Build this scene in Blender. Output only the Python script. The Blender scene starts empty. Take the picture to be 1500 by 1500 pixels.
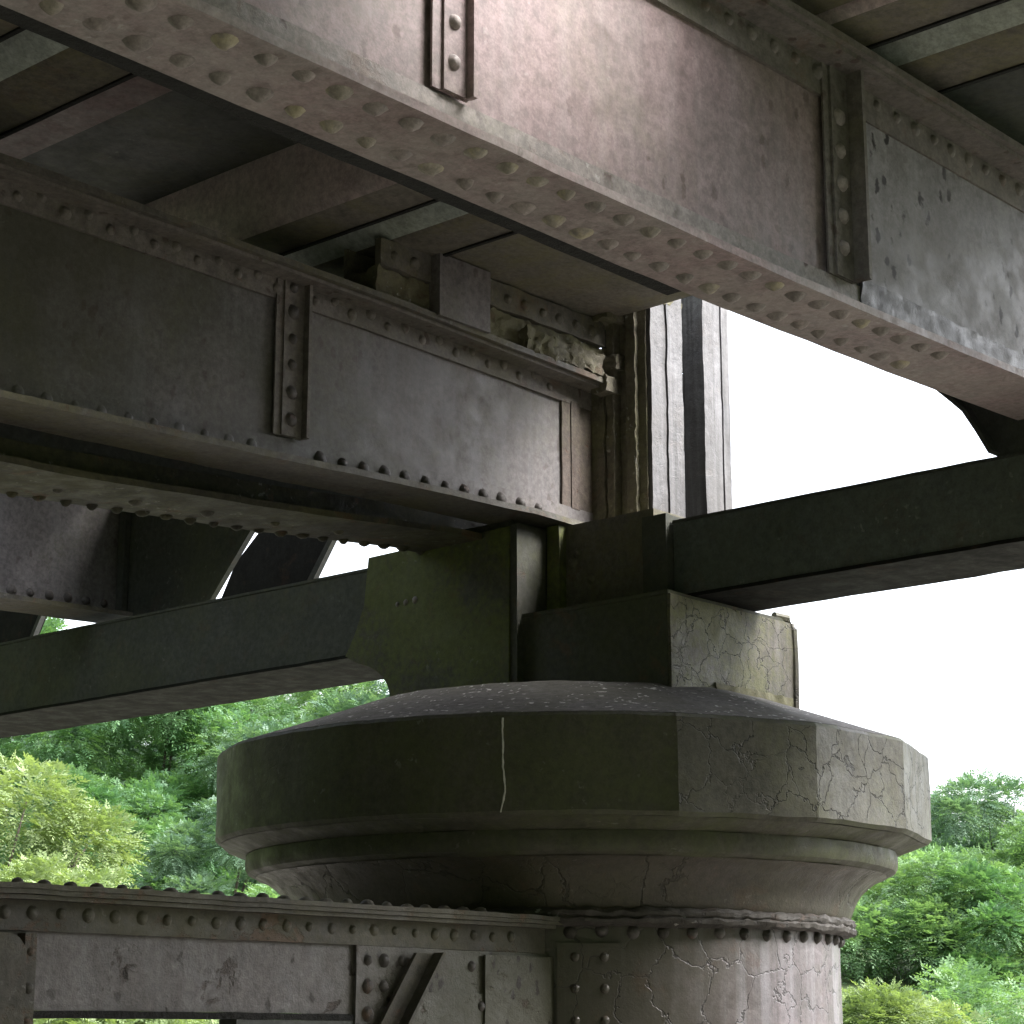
import bpy, bmesh, math, random
from mathutils import Vector, Matrix, noise
from math import radians as R, sin, cos, pi
random.seed(7)
S = bpy.context.scene
COL = S.collection

# ---------------------------------------------------------------- materials
class NT:
    def __init__(s, m):
        s.t = m.node_tree; s.n = s.t.nodes; s.l = s.t.links
    def node(s, kind, **k):
        n = s.n.new(kind)
        for a, v in k.items(): setattr(n, a, v)
        return n
    def put(s, sock, v):
        if hasattr(v, 'is_output') or isinstance(v, bpy.types.NodeSocket): s.l.new(v, sock)
        else: sock.default_value = v
    def math(s, op, a, b=0.0, clamp=False):
        n = s.node('ShaderNodeMath', operation=op, use_clamp=clamp); s.put(n.inputs[0], a); s.put(n.inputs[1], b); return n.outputs[0]
    def vmul(s, v, k):
        n = s.node('ShaderNodeVectorMath', operation='MULTIPLY'); s.put(n.inputs[0], v); n.inputs[1].default_value = k; return n.outputs[0]
    def vadd(s, v, k):
        n = s.node('ShaderNodeVectorMath', operation='ADD'); s.put(n.inputs[0], v); s.put(n.inputs[1], k); return n.outputs[0]
    def noise(s, v, scale, detail=5.0, rough=.55, dist=0.0):
        n = s.node('ShaderNodeTexNoise'); s.put(n.inputs['Vector'], v)
        n.inputs['Scale'].default_value = scale; n.inputs['Detail'].default_value = detail
        n.inputs['Roughness'].default_value = rough; n.inputs['Distortion'].default_value = dist
        return n.outputs['Fac'], n.outputs['Color']
    def step(s, v, lo, hi, o0=0.0, o1=1.0):
        n = s.node('ShaderNodeMapRange'); n.interpolation_type = 'SMOOTHSTEP'
        s.put(n.inputs[0], v); n.inputs[1].default_value = lo; n.inputs[2].default_value = hi
        n.inputs[3].default_value = o0; n.inputs[4].default_value = o1; return n.outputs[0]
    def mix(s, f, a, b, blend='MIX'):
        n = s.node('ShaderNodeMix', data_type='RGBA', blend_type=blend)
        s.put(n.inputs[0], f)
        for sock, v in ((n.inputs[6], a), (n.inputs[7], b)):
            if isinstance(v, tuple): sock.default_value = (*v, 1.0)
            else: s.l.new(v, sock)
        return n.outputs[2]
    def voro(s, v, scale, feature='F1'):
        n = s.node('ShaderNodeTexVoronoi', feature=feature); s.put(n.inputs['Vector'], v); n.inputs['Scale'].default_value = scale
        return n.outputs['Distance']

def newmat(name):
    m = bpy.data.materials.new(name); m.use_nodes = True; m.node_tree.nodes.clear(); return m

DK = .66
def steel(name, a, b, moss=0., mosscol=(.085, .095, .03), mthr=.5, rust=0., rustcol=(.13, .06, .03), sdark=.5, pale=0., palecol=(.5, .48, .46),
          spots=0., sscale=17., sthr=.47, rthr=.56, crack=0., cscale=6., rough=.55, bump=.5, seed=0, cmask=(.44, .58), lime=0., lthr=.52, streakz=.5, spec=.4, grain=1.0, yellow=0., grime_shade=0., gx=None, grime_shade_col=(.06, .06, .035)):
    a = tuple(x*DK for x in a); b = tuple(x*DK for x in b); palecol = tuple(x*.75 for x in palecol)
    m = newmat(name); t = NT(m)
    P = t.vadd(t.node('ShaderNodeNewGeometry').outputs['Position'], (seed*3.7, seed*1.9, seed*2.3))
    n1, _ = t.noise(P, 1.6, 6, .6); n2, c2 = t.noise(P, 13, 8, .65); n3, _ = t.noise(P, 150, 3, .7); n4, _ = t.noise(P, 4.5, 7, .62, .6)
    col = t.mix(t.step(n1, .34, .66), a, b)
    col = t.mix(t.step(n4, .42, .7, 0, .32), col, tuple(x*.62 for x in b))
    col = t.mix(1.0, col, t.mix(n2, (.52, .52, .52), (1.46, 1.46, 1.46)), 'MULTIPLY')
    n5, _ = t.noise(P, 42, 4, .7)
    col = t.mix(1.0, col, t.mix(t.step(n5, .3, .7), (.74, .74, .74), (1.24, 1.24, 1.24)), 'MULTIPLY')
    if pale:
        s1, _ = t.noise(t.vmul(P, (10, 10, streakz)), 1.0, 6, .6)
        s2, _ = t.noise(t.vmul(P, (34, 34, streakz*2)), 1.0, 5, .6)
        f = t.math('ADD', t.math('MULTIPLY', t.step(s1, .46, .66), .7), t.math('MULTIPLY', t.step(s2, .5, .7), .35))
        f = t.math('MULTIPLY', f, pale, True)
        col = t.mix(f, col, palecol)
        dk, _ = t.noise(t.vmul(P, (16, 16, streakz*1.3)), 1.3, 5, .6)
        col = t.mix(t.step(dk, .6-.12*(sdark > .5), .74-.1*(sdark > .5), 0, sdark*min(1, pale*1.5)), col, tuple(x*.35 for x in b))
    if grime_shade:
        gn, _ = t.noise(P, .75, 6, .62)
        gm = gn
        if gx:  # ramp along x: dirt on the web, shading on shaft and low beam
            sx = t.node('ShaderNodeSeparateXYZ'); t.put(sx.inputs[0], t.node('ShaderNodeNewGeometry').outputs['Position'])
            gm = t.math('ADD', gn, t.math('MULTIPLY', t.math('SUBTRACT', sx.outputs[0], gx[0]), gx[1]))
        col = t.mix(t.step(gm, .4, .68, 0, grime_shade), col, grime_shade_col)
    if moss:
        mf, _ = t.noise(P, 2.6, 9, .66, .3); mf2, _ = t.noise(P, 40, 4, .6)
        mm = t.math('ADD', mf, t.math('MULTIPLY', t.math('SUBTRACT', mf2, .5), .28))
        mk = t.math('MULTIPLY', t.step(mm, mthr-.12, mthr+.12), moss)
        col = t.mix(mk, col, t.mix(mf2, tuple(x*.55 for x in mosscol), tuple(x*1.5 for x in mosscol)))
    rk = None
    if rust:
        rf, _ = t.noise(P, 7, 10, .72, .4)
        rk = t.math('MULTIPLY', t.step(rf, rthr, rthr+.08), rust)
        rv, _ = t.noise(P, 45, 5, .7)
        col = t.mix(rk, col, t.mix(rv, tuple(x*.35 for x in rustcol), tuple(x*1.7 for x in rustcol)))
    if spots:
        d = t.voro(t.vadd(t.vmul(P, (1, 1, .6)), t.vmul(c2, (.07, .07, .07))), sscale)
        sn, _ = t.noise(P, 3.1, 3, .5)
        sk = t.math('MULTIPLY', t.math('MULTIPLY', t.step(d, .27, .15), t.step(sn, sthr, sthr+.1)), spots)
        col = t.mix(sk, col, tuple(x*.3 for x in rustcol))
    if lime:
        d = t.voro(t.vadd(P, t.vmul(c2, (.12, .12, .12))), 26)
        ln, _ = t.noise(P, 5, 4, .6)
        col = t.mix(t.math('MULTIPLY', t.math('MULTIPLY', t.step(d, .24, .12), t.step(ln, lthr, lthr+.12)), lime), col, (.6, .6, .57))
    if yellow:
        yn, _ = t.noise(P, 9, 4, .6)
        col = t.mix(t.step(yn, .5, .6, 0, yellow), col, (.62, .55, .3))
    ck = None
    if crack:
        wv = t.vadd(P, t.vmul(t.noise(P, 5, 5, .6)[1], (.22, .22, .22)))
        d = t.voro(wv, cscale, 'DISTANCE_TO_EDGE'); d2 = t.voro(wv, cscale*2.7, 'DISTANCE_TO_EDGE')
        cm, _ = t.noise(P, 1.5, 4, .5)
        ck = t.math('MULTIPLY', t.step(d, .02, .004), t.step(cm, *cmask))
        ck2 = t.math('MULTIPLY', t.step(d2, .03, .008, 0, .6), t.step(cm, .55, .68))
        ck = t.math('MULTIPLY', t.math('MAXIMUM', ck, ck2), crack, True)
        col = t.mix(t.math('MULTIPLY', ck, .75), col, tuple(x*.2 for x in b))
    col = t.mix(1.0, col, t.mix(n3, (1-.3*grain,)*3, (1+.3*grain,)*3), 'MULTIPLY')
    h = t.math('ADD', t.math('MULTIPLY', n2, .5), t.math('MULTIPLY', n3, .1))
    h = t.math('ADD', h, t.math('MULTIPLY', n4, .55))
    if ck is not None: h = t.math('SUBTRACT', h, t.math('MULTIPLY', ck, .55))
    if rk is not None: h = t.math('SUBTRACT', h, t.math('MULTIPLY', rk, .35))
    bp = t.node('ShaderNodeBump'); bp.inputs['Strength'].default_value = bump; bp.inputs['Distance'].default_value = .012
    t.put(bp.inputs['Height'], h)
    p = t.node('ShaderNodeBsdfPrincipled'); t.put(p.inputs['Base Color'], col)
    t.put(p.inputs['Roughness'], t.step(n2, .3, .7, rough-.1, rough+.15)); p.inputs['Specular IOR Level'].default_value = spec
    t.l.new(bp.outputs[0], p.inputs['Normal'])
    o = t.node('ShaderNodeOutputMaterial'); t.l.new(p.outputs[0], o.inputs[0])
    return m

def leafmat(name, c1, c2, trans=.35):
    m = newmat(name); t = NT(m)
    P = t.node('ShaderNodeNewGeometry').outputs['Position']
    n, _ = t.noise(P, .9, 4, .6); n2, _ = t.noise(P, 9, 3, .6)
    col = t.mix(t.step(n, .35, .65), c1, c2)
    col = t.mix(1., col, t.mix(n2, (.55,)*3, (1.45,)*3), 'MULTIPLY')
    p = t.node('ShaderNodeBsdfPrincipled'); t.put(p.inputs['Base Color'], col); p.inputs['Roughness'].default_value = .5
    p.inputs['Specular IOR Level'].default_value = .35
    tr = t.node('ShaderNodeBsdfTranslucent'); t.put(tr.inputs[0], t.mix(1., col, (1.25, 1.3, .6), 'MULTIPLY'))
    mx = t.node('ShaderNodeMixShader'); mx.inputs[0].default_value = trans
    t.l.new(p.outputs[0], mx.inputs[1]); t.l.new(tr.outputs[0], mx.inputs[2])
    o = t.node('ShaderNodeOutputMaterial'); t.l.new(mx.outputs[0], o.inputs[0]); return m

def plain(name, c1, c2, scale=6, rough=.9, bump=.5):
    m = newmat(name); t = NT(m)
    P = t.node('ShaderNodeNewGeometry').outputs['Position']
    n, _ = t.noise(P, scale, 8, .65); n2, _ = t.noise(P, scale*.09, 5, .6)
    col = t.mix(t.step(n, .35, .65), c1, c2)
    col = t.mix(1., col, t.mix(n2, (.7,)*3, (1.3,)*3), 'MULTIPLY')
    bp = t.node('ShaderNodeBump'); bp.inputs['Strength'].default_value = bump; bp.inputs['Distance'].default_value = .05; t.put(bp.inputs['Height'], n)
    p = t.node('ShaderNodeBsdfPrincipled'); t.put(p.inputs['Base Color'], col); p.inputs['Roughness'].default_value = rough
    t.l.new(bp.outputs[0], p.inputs['Normal'])
    o = t.node('ShaderNodeOutputMaterial'); t.l.new(p.outputs[0], o.inputs[0]); return m

PINK = (.40, .315, .315); GREY = (.30, .285, .275); DUST = (.42, .40, .375)
M = {
 'web_pale': steel('flaked_blue_grey_paint', (.40, .39, .41), (.33, .31, .32), grime_shade=.5, grime_shade_col=(.1, .09, .075), pale=.3, palecol=(.5, .5, .53), spots=1., sscale=17., sthr=.4, rust=.3, rustcol=(.06, .05, .05), rough=.6, bump=.25, seed=31),
 'web_pink':  steel('weathered_pink_paint', (.4, .295, .298), (.33, .262, .258), grime_shade=.5, grime_shade_col=(.12, .1, .075), moss=.25, mosscol=(.2, .19, .13), mthr=.58, pale=.22, palecol=(.52, .47, .46), spots=.45, lime=.12, rough=.5, bump=.22, seed=1),
 'flange_pink': steel('dusty_pink_flange_paint', (.42, .315, .315), (.4, .335, .325), grime_shade=.5, grime_shade_col=(.17, .15, .12), moss=.4, mosscol=(.36, .335, .31), mthr=.5, spots=.35, lime=.25, rough=.55, bump=.4, seed=2),
 'angle_dust': steel('dusty_grey_angle_paint', (.38, .345, .325), (.33, .295, .275), moss=.25, mosscol=(.17, .17, .1), mthr=.55, spots=1., sscale=12., sthr=.45, rust=.3, lime=.3, rough=.6, bump=.5, seed=3),
 'angle_moss': steel('mossy_angle_paint', (.27, .24, .22), (.22, .2, .18), moss=.45, mosscol=(.11, .105, .06), mthr=.54, spots=.6, rust=.3, rough=.65, bump=.6, seed=4),
 'rivet_cream': steel('lichen_cream_rivet', (.5, .45, .38), (.44, .39, .34), yellow=.3, rough=.6, bump=.5, seed=5),
 'rivet_dust': steel('dusty_rivet_paint', (.42, .36, .345), (.38, .34, .32), rough=.55, bump=.4, seed=6),
 'rivet_dark': steel('dark_rivet_paint', (.1, .09, .085), (.15, .135, .13), rust=.4, rough=.55, bump=.5, seed=7),
 'web_grey':  steel('weathered_grey_web_paint', grime_shade=.75, gx=(4.6, -.17), a=(.27, .245, .245), b=(.235, .225, .23), moss=.35, mosscol=(.1, .1, .055), mthr=.56, pale=.3, palecol=(.36, .36, .39), spots=.35, lime=.06, rough=.55, bump=.18, spec=.25, seed=8),
 'flange_grey': steel('dirty_grey_flange_paint', (.2, .185, .165), (.16, .15, .125), moss=.6, mosscol=(.13, .12, .06), mthr=.52, rust=.35, lime=.15, rough=.65, bump=.5, seed=9),
 'moss_dark': steel('green_stained_iron', (.13, .125, .095), (.095, .095, .07), moss=.95, mosscol=(.1, .115, .03), mthr=.44, rust=.2, lime=.12, rough=.65, bump=.5, seed=10),
 'dark_iron': steel('soot_black_iron', (.095, .1, .095), (.07, .075, .07), moss=.45, mosscol=(.075, .08, .045), mthr=.56, rust=.1, lime=.1, rough=.6, bump=.35, seed=11),
 'shade_black': steel('shaded_black_iron', (.02, .02, .018), (.014, .014, .013), rust=.1, rough=.75, bump=.5, seed=27, spec=.2),  # shade on undersides and recesses put into a near-black colour
 'moss_under': steel('dark_mossy_underside', (.09, .082, .06), (.06, .055, .042), moss=.7, mosscol=(.09, .085, .04), mthr=.5, rust=.4, lime=.25, rough=.7, bump=.6, seed=33),
 'lit_iron': steel('lit_blue_black_iron', (.17, .19, .185), (.125, .145, .14), moss=.35, mosscol=(.1, .11, .075), rust=.15, lime=.2, rough=.6, bump=.4, seed=34),  # brighter copy of the black iron; missing light put into the colour
 'post_face': steel('peeling_pale_grey_paint', (.165, .161, .169), (.1, .097, .1), sdark=.9, grime_shade=.5, grime_shade_col=(.1, .095, .09), pale=.6, palecol=(.3, .3, .32), streakz=.7, spots=.2, rust=.2, rustcol=(.12, .1, .09), rough=.45, bump=.7, seed=12),
 'web_rust': steel('rust_browned_web', (.19, .15, .13), (.14, .115, .1), moss=.4, mosscol=(.13, .12, .07), rust=.6, rough=.7, bump=.7, seed=35),
 'crust': steel('crusted_rust_and_moss', (.26, .235, .185), (.17, .155, .12), moss=.75, mosscol=(.16, .155, .085), mthr=.46, rust=.5, rustcol=(.12, .07, .045), lime=.5, rough=.8, bump=1.0, seed=13),
 'block_shaded': steel('shaded_bearing_paint', (.11, .11, .095), (.085, .085, .07), moss=.6, mosscol=(.06, .065, .03), rust=.3, rough=.6, bump=.5, seed=14),  # shade of the block's front and bracket recess put into the colour
 'block_side': steel('cracked_block_paint', (.24, .215, .195), (.18, .165, .14), moss=.75, mosscol=(.13, .135, .055), grime_shade=.5, mthr=.52, crack=.9, cmask=(.3, .45), cscale=9, pale=.4, palecol=(.36, .34, .33), sdark=.6, rough=.55, bump=.9, seed=15),
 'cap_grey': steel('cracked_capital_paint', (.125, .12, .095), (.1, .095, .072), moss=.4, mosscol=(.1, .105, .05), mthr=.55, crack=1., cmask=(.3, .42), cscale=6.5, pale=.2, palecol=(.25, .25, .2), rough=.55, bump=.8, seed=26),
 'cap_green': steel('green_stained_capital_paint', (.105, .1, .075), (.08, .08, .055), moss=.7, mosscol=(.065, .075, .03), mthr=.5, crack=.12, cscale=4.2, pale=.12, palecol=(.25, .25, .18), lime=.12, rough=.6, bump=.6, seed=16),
 'cap_top': steel('weathered_capital_top', (.25, .24, .235), (.19, .182, .178), moss=.4, mosscol=(.09, .09, .06), lime=1., lthr=.4, spec=.15, rough=.85, bump=.5, seed=17),
 'bell': steel('cracked_bell_paint', (.11, .095, .085), (.075, .066, .056), grime_shade=.6, moss=.4, mosscol=(.07, .065, .035), rust=.15, crack=.7, cscale=4.0, lime=.1, rough=.5, bump=.7, seed=18),
 'shaft': steel('cracked_shaft_paint', (.2, .168, .178), (.14, .118, .122), grime_shade=.85, gx=(5.85, -.55), grime_shade_col=(.055, .05, .035), crack=1., cmask=(.27, .4), cscale=5.5, pale=.45, palecol=(.56, .56, .62), streakz=.3, rust=.15, spots=.3, rough=.42, bump=.38, seed=19, spec=.5),  # darker to the left: the column's shaded side put into the colour
 'moulding': steel('flaking_neck_moulding', (.12, .11, .1), (.07, .063, .055), rust=.6, rustcol=(.09, .06, .045), lime=.5, crack=.8, cscale=12, rough=.65, bump=1., seed=20),
 'beam_web': steel('blistered_mauve_beam_paint', (.2, .178, .18), (.14, .122, .12), grime_shade=.85, gx=(4.5, .4), pale=.3, palecol=(.36, .35, .37), streakz=3., spots=1., sscale=19., sthr=.36, rthr=.575, rust=.7, rustcol=(.075, .052, .042), lime=.1, rough=.5, bump=.8, seed=21),  # darker towards the column: shading put into the colour, over real rust
 'beam_top': steel('mossy_beam_flange', (.12, .11, .095), (.085, .075, .065), grime_shade=.6, moss=.4, mosscol=(.09, .085, .045), rust=.4, lime=.1, rough=.65, bump=.7, seed=22),
 'deck_flat': steel('brown_trough_underside', (.26, .235, .2), (.19, .175, .14), moss=.6, mosscol=(.16, .15, .07), mthr=.53, rust=.15, rough=.65, bump=.3, seed=23),
 'deck_side_lit': steel('lit_green_trough_side', (.75, .84, .78), (.6, .66, .6), moss=.3, mosscol=(.18, .18, .1), pale=.3, palecol=(.42, .47, .44), rough=.6, bump=.3, seed=24),  # light falling on the trough sides put into a raised colour
 'deck_pink_lit': steel('lit_pink_cross_girder', (.8, .64, .64), (.68, .56, .56), grime_shade=.3, grime_shade_col=(.2, .15, .14), pale=.3, palecol=(.7, .66, .64), lime=.2, rough=.55, bump=.3, seed=32),  # pink face, with its light put into the raised colour
 'deck_red': steel('red_oxide_cross_girder', (.24, .165, .165), (.2, .15, .14), pale=.35, palecol=(.4, .37, .36), lime=.25, rough=.55, bump=.3, seed=25),
 'tar': plain('black_joint_tar', (.006, .006, .006), (.012, .011, .01), 30),
 'bark': plain('grey_brown_bark', (.06, .05, .04), (.12, .1, .08), 12),
 'ground': plain('stony_river_bank', (.2, .18, .14), (.28, .26, .21), 3),
 'leaf_yellow': leafmat('yellow_green_leaf', (.18, .25, .11), (.25, .32, .15)),
 'leaf_mid': leafmat('mid_green_leaf', (.085, .185, .085), (.14, .25, .115)),
 'leaf_blue': leafmat('blue_green_leaf', (.09, .17, .11), (.15, .24, .16)),
 'leaf_pale': leafmat('pale_green_leaf', (.14, .25, .12), (.2, .32, .16)),
 'grass': leafmat('bank_undergrowth', (.05, .1, .03), (.12, .17, .04)),
}

# ---------------------------------------------------------------- mesh helpers
class MB:
    def __init__(s): s.v = []; s.f = []
    def add(s, vs, fs):
        o = len(s.v); s.v += [tuple(v) for v in vs]; s.f += [tuple(i+o for i in f) for f in fs]; return s
    def box(s, x0, x1, y0, y1, z0, z1, step=.12, amp=.0015, freq=9., zf=None):
        """box of subdivided faces, edges worn by noise; zf(x,z) may bend it"""
        nx = max(1, min(90, round((x1-x0)/step))); ny = max(1, min(60, round((y1-y0)/step))); nz = max(1, min(60, round((z1-z0)/step)))
        idx = {}; vs = []; fs = []
        def V(i, j, k):
            q = (i, j, k)
            if q not in idx:
                p = Vector((x0+(x1-x0)*i/nx, y0+(y1-y0)*j/ny, z0+(z1-z0)*k/nz))
                if zf: p.z = zf(p.x, p.z)
                if amp:
                    p += Vector(noise.noise_vector(p*freq))*amp
                    if amp > .004: p += Vector(noise.noise_vector(p*freq*3.1))*amp*.5
                idx[q] = len(vs); vs.append(p)
            return idx[q]
        for i in range(nx):
            for j in range(ny):
                fs.append((V(i, j, 0), V(i, j+1, 0), V(i+1, j+1, 0), V(i+1, j, 0)))
                fs.append((V(i, j, nz), V(i+1, j, nz), V(i+1, j+1, nz), V(i, j+1, nz)))
            for k in range(nz):
                fs.append((V(i, 0, k), V(i+1, 0, k), V(i+1, 0, k+1), V(i, 0, k+1)))
                fs.append((V(i, ny, k), V(i, ny, k+1), V(i+1, ny, k+1), V(i+1, ny, k)))
        for j in range(ny):
            for k in range(nz):
                fs.append((V(0, j, k), V(0, j, k+1), V(0, j+1, k+1), V(0, j+1, k)))
                fs.append((V(nx, j, k), V(nx, j+1, k), V(nx, j+1, k+1), V(nx, j, k+1)))
        return s.add(vs, fs)
    def prism(s, poly, plane, a, b):
        """poly in the plane 'XZ' (extruded in y), 'YZ' (in x) or 'XY' (in z) between a and b"""
        mk = {'XZ': lambda p, w: (p[0], w, p[1]), 'YZ': lambda p, w: (w, p[0], p[1]), 'XY': lambda p, w: (p[0], p[1], w)}[plane]
        n = len(poly); vs = [mk(p, a) for p in poly]+[mk(p, b) for p in poly]
        fs = [tuple(range(n)), tuple(range(2*n-1, n-1, -1))]+[(i, i+n, (i+1) % n+n, (i+1) % n) for i in range(n)]
        return s.add(vs, fs)
    def lathe(s, c, prof, n=96, ph=0., jit=0., jf=8., close=True, facets=0):
        vs = []; fs = []
        for (r, z) in prof:
            for i in range(n):
                a = ph+2*pi*i/n; rr = r
                if facets:
                    q = cos(pi/facets)/cos((a-ph) % (2*pi/facets)-pi/facets); u = (math.degrees(a-ph)+15+180) % 360-180
                    w_ = max(0, min(1, (u-12)/3)) if u > -60 else max(0, min(1, (-78-u)/4))
                    rr = r*(q*w_+.991*(1-w_))
                p = Vector((c[0]+rr*cos(a), c[1]+rr*sin(a), z))
                if jit: p += Vector(noise.noise_vector(p*jf))*jit+Vector(noise.noise_vector(p*jf*3))*jit*.5
                vs.append(p)
        m = len(prof)
        for k in range(m-1):
            for i in range(n):
                j = (i+1) % n; fs.append((k*n+i, k*n+j, (k+1)*n+j, (k+1)*n+i))
        if close: fs += [tuple(range(n-1, -1, -1)), tuple((m-1)*n+i for i in range(n))]
        return s.add(vs, fs)
    def tube(s, pts, rad, n=8):
        vs = []; fs = []
        for k, p in enumerate(pts):
            p = Vector(p); d = (Vector(pts[min(k+1, len(pts)-1)])-Vector(pts[max(k-1, 0)])).normalized()
            u = d.orthogonal().normalized(); w = d.cross(u); r = rad[k] if isinstance(rad, (list, tuple)) else rad
            vs += [p+(u*cos(2*pi*i/n)+w*sin(2*pi*i/n))*r for i in range(n)]
        for k in range(len(pts)-1):
            for i in range(n): fs.append((k*n+i, k*n+(i+1) % n, (k+1)*n+(i+1) % n, (k+1)*n+i))
        fs += [tuple(range(n-1, -1, -1)), tuple((len(pts)-1)*n+i for i in range(n))]
        return s.add(vs, fs)
    def mesh(s, name, mat, org=(0, 0, 0), ang=32, smooth=True, fix=True):
        me = bpy.data.meshes.new(name); o = Vector(org)
        me.from_pydata([tuple(Vector(v)-o) for v in s.v], [], s.f)
        for m in (mat if isinstance(mat, (list, tuple)) else [mat]): me.materials.append(m)
        if fix:
            bm = bmesh.new(); bm.from_mesh(me); bmesh.ops.recalc_face_normals(bm, faces=bm.faces); bm.to_mesh(me); bm.free()
        if smooth:
            me.polygons.foreach_set('use_smooth', [True]*len(me.polygons)); me.set_sharp_from_angle(angle=R(ang))
        me.update(); return me

def wloc(o):
    v = Vector((0, 0, 0))
    while o: v += o.location; o = o.parent
    return v
def link(name, me, parent=None, loc=None):
    o = bpy.data.objects.new(name, me); COL.objects.link(o)
    if parent: o.parent = parent
    if loc is not None: o.location = loc
    return o
def part(name, mb, mat, parent, **k):
    return link(name, mb.mesh(name, mat, wloc(parent), **k), parent)
def thing(name, label, cat, loc=(0, 0, 0), group=None):
    o = bpy.data.objects.new(name, None); COL.objects.link(o); o.location = loc; o.empty_display_size = .2
    return tag(o, label, cat, group)
def tag(o, label, cat, group=None):
    o['label'] = label; o['category'] = cat
    if group: o['group'] = group
    return o
def struct(name, mb, mat, kind='structure', **k):
    o = link(name, mb.mesh(name, mat, **k)); o['kind'] = kind; return o

# rivet head meshes: a dome along -Y (on webs), along -Z (hanging) and along +Z
def dome(r, h, seed, drip=0.):
    vs = []; fs = []; n = 12; rings = 5
    for k in range(rings):
        a = k/(rings-.0)*pi/2
        for i in range(n):
            t = 2*pi*i/n; q = 1+.13*noise.noise(Vector((cos(t)*1.3+seed*5, sin(t)*1.3, k*.4+seed)))
            rr = r*cos(a)*q*(1.12 if k == 0 else 1)
            vs.append((rr*cos(t), rr*sin(t), -h*sin(a)*(1+.15*noise.noise(Vector((t, seed*3, k)))) - drip*(a/1.5)**3*h))
    for k in range(rings-1):
        for i in range(n): fs.append((k*n+i, k*n+(i+1) % n, (k+1)*n+(i+1) % n, (k+1)*n+i))
    vs.append((0.002*seed, 0, -h*(1.02+drip))); t = len(vs)-1
    for i in range(n): fs.append(((rings-1)*n+i, (rings-1)*n+(i+1) % n, t))
    return vs, fs
RV = {}
def rivet_mesh(mat, r, h, var, drip):
    k = (mat, round(r, 4), round(h, 4), var, drip)
    if k not in RV:
        mb = MB(); mb.add(*dome(r, h, var+1, drip)); RV[k] = mb.mesh('rivet', M[mat], ang=60)
    return RV[k]
ROT = {'-Z': (0, 0, 0), '+Z': (pi, 0, 0), '-Y': (-pi/2, 0, 0), '-X': (0, pi/2, 0)}
def rivets(parent, pts, face='-Z', mat='rivet_dust', r=.022, h=.015, drip=0., jit=.002, extra=None):
    L = wloc(parent)
    for i, p in enumerate(pts):
        mk = mat
        if extra and random.random() < extra[1]: mk = extra[0]
        s = random.uniform(.78, 1.14)
        o = link('rivet', rivet_mesh(mk, r, h, random.randrange(4), drip), parent, Vector(p)-L+Vector((random.uniform(-jit, jit), 0, random.uniform(-jit, jit) if face == '-Y' else 0)))
        o.rotation_mode = 'XYZ'
        if face == '-Y': o.rotation_euler = (-pi/2, 0, 0)
        elif face == '-X': o.rotation_euler = (0, pi/2, 0)
        elif face == '+Z': o.rotation_euler = (pi, 0, random.uniform(0, 6))
        else: o.rotation_euler = (0, 0, random.uniform(0, 6))
        o.scale = (s, s, random.uniform(.8, 1.15))

def lerp(tab):
    def f(x):
        if x <= tab[0][0]: return tab[0][1]
        for (a, u), (b, v) in zip(tab, tab[1:]):
            if x <= b: return u+(v-u)*(x-a)/(b-a)
        return tab[-1][1]
    return f

# ---------------------------------------------------------------- plate girders
def girder(label, x0, x1, yw, hwn, hwf, zb, zt, mats, group='riveted plate girders under the deck', leg=.1, topleg=.1, base=(0, 0, 0)):
    """web on plane y=yw; bottom of flange zb(x), top zt(x)"""
    g = thing('plate_girder', label, 'girder', base, group)
    T = .022
    def strip(y0, y1, flo, fhi, amp=.0015, step=.07):
        mb = MB(); mb.box(x0, x1, y0, y1, 0, 1, step=step, amp=0)
        out = []
        for v in mb.v:
            p = Vector((v[0], v[1], flo(v[0])+(fhi(v[0])-flo(v[0]))*v[2])); p += Vector(noise.noise_vector(p*7))*amp
            p += Vector(noise.noise_vector(p*26))*amp*.6; out.append(tuple(p))
        mb.v = out; return mb
    web = strip(yw-.006, yw+.006, lambda x: zb(x)+T, lambda x: zt(x)-T, .002, .15)
    part('web_plate', web, M[mats['web']], g)
    bf = part('bottom_flange', strip(yw-hwn, yw+hwf, zb, lambda x: zb(x)+T, .0022, .045), M[mats['bf']], g)
    part('top_flange', strip(yw-hwn, yw+hwf, lambda x: zt(x)-T, zt, .002, .06), M[mats['tf']], g)
    ab = strip(yw-.019, yw-.0065, lambda x: zb(x)+T+.001, lambda x: zb(x)+T+leg, .0012)
    part('bottom_angle', ab, M[mats['ba']], g)
    at = strip(yw-.019, yw-.0065, lambda x: zt(x)-T-topleg, lambda x: zt(x)-T-.001, .0012)
    at2 = strip(yw-hwn+.02, yw-.0195, lambda x: zt(x)-T-.014, lambda x: zt(x)-T-.001, .001)
    at.add(at2.v, at2.f)
    part('top_angle', at, M[mats['ta']], g)
    return g, bf
def stiffener(g, xa, xb, yw, z0, z1, out, mat, rmat, zr, first=.0):
    st = MB(); yb = yw-.0065
    st.box(xa, xb, yb-.019, yb-.0125, z0, z1, .1, .0012); st.box(xa+.03, xb, yb-.0265, yb-.0195, z0+.002, z1-.002, .1, .001)
    st.box(xb-.012, xb+.002, yw-out, yb-.027, z0+.001, z1-.001, .1, .0015)
    o = part('stiffener', st, M[mat], g)
    rivets(o, [((xa+xb)/2+.004, yb-.027, z) for z in zr], '-Y', rmat, .021, .014)
    return o

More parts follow.
